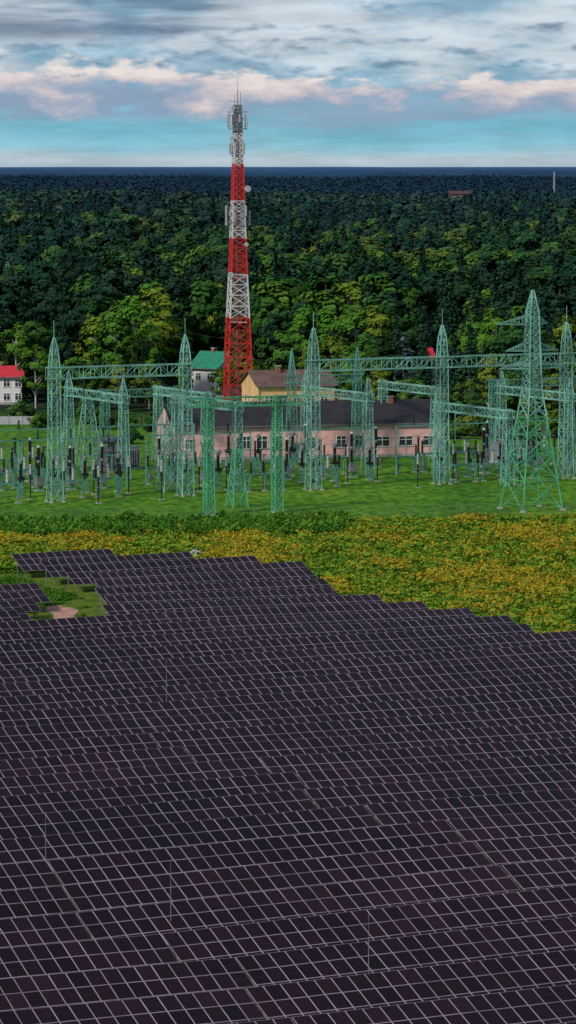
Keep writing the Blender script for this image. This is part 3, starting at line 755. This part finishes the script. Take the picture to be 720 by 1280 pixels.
# ------------------------------------------------------------------ world
EL=math.radians(38); w=bpy.data.worlds.new('World'); scene.world=w; w.use_nodes=True; nt=w.node_tree; nt.nodes.clear()
sky=N(nt,'ShaderNodeTexSky'); sky.sky_type='NISHITA'; sky.sun_disc=False; sky.sun_elevation=EL; sky.sun_rotation=math.radians(222)
bg1=N(nt,'ShaderNodeBackground'); bg1.inputs['Strength'].default_value=.09; nt.links.new(sky.outputs[0],bg1.inputs['Color'])
tc=N(nt,'ShaderNodeTexCoord'); sp=N(nt,'ShaderNodeSeparateXYZ'); nt.links.new(tc.outputs['Generated'],sp.inputs[0])
def wn(sc,scale=1,det=6,rough=.55,off=(0,0,0)):
    mp=N(nt,'ShaderNodeMapping'); mp.inputs['Scale'].default_value=sc; mp.inputs['Location'].default_value=off; nt.links.new(tc.outputs['Generated'],mp.inputs[0])
    n=N(nt,'ShaderNodeTexNoise'); n.inputs['Scale'].default_value=scale; n.inputs['Detail'].default_value=det; n.inputs['Roughness'].default_value=rough; nt.links.new(mp.outputs[0],n.inputs['Vector']); return n.outputs['Fac']
def mth(op,a,b,c=None,clamp=False):
    n=N(nt,'ShaderNodeMath',operation=op); n.use_clamp=clamp
    for i,v in enumerate((a,b,c)):
        if v is None: continue
        if isinstance(v,(int,float)): n.inputs[i].default_value=v
        else: nt.links.new(v,n.inputs[i])
    return n.outputs[0]
def sm(v,a,b,lo=0,hi=1):
    n=N(nt,'ShaderNodeMapRange'); n.interpolation_type='SMOOTHSTEP'; nt.links.new(v,n.inputs['Value']); n.inputs['From Min'].default_value=a; n.inputs['From Max'].default_value=b; n.inputs['To Min'].default_value=lo; n.inputs['To Max'].default_value=hi; return n.outputs[0]
def mixc(f,a,b):
    n=N(nt,'ShaderNodeMix',data_type='RGBA'); nt.links.new(f,n.inputs['Factor'])
    for k_,v in (('A',a),('B',b)):
        if isinstance(v,tuple): n.inputs[k_].default_value=(*v,1)
        else: nt.links.new(v,n.inputs[k_])
    return n.outputs['Result']
e0=mth('MULTIPLY',sp.outputs[2],20.0)      # 1.0 == 2.9 deg elevation
warp=mth('SUBTRACT',wn((24,24,60),1,3),.5)
e=mth('ADD',e0,mth('MULTIPLY',mth('MULTIPLY',warp,.6),mth('MULTIPLY',e0,2.5,None,True)),None,False)
def c255(r,g,b):
    f=lambda v:((v/255+.055)/1.055)**2.4 if v>10 else v/255/12.92
    return (f(r),f(g),f(b))
base=ramp(nt,[(0.0,c255(170,190,202)),(.03,c255(184,200,210)),(.10,c255(140,192,210)),(.20,c255(118,184,206)),(.32,c255(130,178,202)),(.45,c255(128,172,198)),(.60,c255(146,184,206)),(.75,c255(126,162,190)),(.86,c255(144,184,208)),(1.0,c255(130,162,190))])
nt.links.new(e,base.inputs[0])
sheet=wn((15,15,48),1,5,.6,(3,1,.7)); sheet_hi=sm(sheet,.42,.58); up=sm(e0,.34,.55)
col=mixc(mth('MULTIPLY',mth('MULTIPLY',sheet_hi,up),.92),base.outputs[0],c255(206,217,226))
sh2=wn((15,15,48),1,4,.6,(3,1,.78)); und=sm(mth('SUBTRACT',sh2,sheet),.01,.09)
col=mixc(mth('MULTIPLY',mth('MULTIPLY',und,up),.7),col,c255(98,128,158))
dk=wn((9,9,85),1,4,.55,(8,4,1.1)); dkm=mth('MULTIPLY',mth('MULTIPLY',sm(dk,.49,.64),sm(e0,.55,.8)),.8)
col=mixc(dkm,col,c255(84,112,144))
st=wn((30,30,200),1,3,.6,(3,1,0)); mul=N(nt,'ShaderNodeVectorMath',operation='SCALE'); nt.links.new(col,mul.inputs[0]); nt.links.new(sm(st,.3,.7,.86,1.12),mul.inputs['Scale'])
lv=wn((9,9,110),1,4,.55,(2,7,3)); b0=mth('SUBTRACT',1.0,mth('MULTIPLY',mth('ABSOLUTE',mth('SUBTRACT',e0,.27),0),7.0),None,True)
col=mixc(mth('MULTIPLY',mth('MULTIPLY',sm(lv,.42,.58),b0),.75),mul.outputs[0],c255(142,162,188))
# cumulus band
puff=wn((36,36,95),1,6,.6,(4.1,0,.3)); big=wn((7,7,12),1,0,.5,(.6,2.2,0))
b1=mth('SUBTRACT',1.0,mth('MULTIPLY',mth('ABSOLUTE',mth('SUBTRACT',e0,.40),0),4.0),None,True)
cm=mth('ADD',puff,mth('MULTIPLY',b1,.40)); cm=mth('ADD',cm,mth('MULTIPLY',mth('SUBTRACT',big,.5),.5))
cmask=mth('MULTIPLY',sm(cm,.66,.77),sm(mth('ADD',e0,mth('MULTIPLY',mth('SUBTRACT',puff,.5),.14)),.24,.31))
lit=mth('ADD',mth('MULTIPLY',mth('SUBTRACT',e0,.31),4.4),mth('MULTIPLY',mth('SUBTRACT',puff,.5),3.6))
cr=ramp(nt,[(0,c255(140,160,186)),(.3,c255(170,176,194)),(.6,c255(214,200,202)),(1,c255(240,228,222))]); nt.links.new(lit,cr.inputs[0])
col=mixc(mth('MULTIPLY',cmask,.9),col,cr.outputs[0])
bg2=N(nt,'ShaderNodeBackground'); bg2.inputs['Strength'].default_value=1.0; nt.links.new(col,bg2.inputs['Color'])
cov=mth('ADD',mth('SUBTRACT',1.0,mth('MULTIPLY',sp.outputs[2],.9)),0,None,True); cov=mth('MAXIMUM',cov,.45)
ms_=N(nt,'ShaderNodeMixShader'); nt.links.new(cov,ms_.inputs[0]); nt.links.new(bg1.outputs[0],ms_.inputs[1]); nt.links.new(bg2.outputs[0],ms_.inputs[2])
wo=N(nt,'ShaderNodeOutputWorld'); nt.links.new(ms_.outputs[0],wo.inputs[0])

sd=bpy.data.lights.new('sun','SUN'); sd.energy=2.9; sd.angle=math.radians(6); sd.color=(1,.93,.84)
so=bpy.data.objects.new('sun',sd); so.rotation_euler=(math.radians(90)-EL,0,math.radians(-42)); link(so)

cd=bpy.data.cameras.new('camera'); cam=bpy.data.objects.new('camera',cd); link(cam)
cd.sensor_fit='VERTICAL'; cd.sensor_height=24; cd.lens=4424/1280*24; cd.clip_start=1; cd.clip_end=200000
cam.location=(0,0,48); cam.rotation_euler=(math.radians(90-5.59),0,0); scene.camera=cam
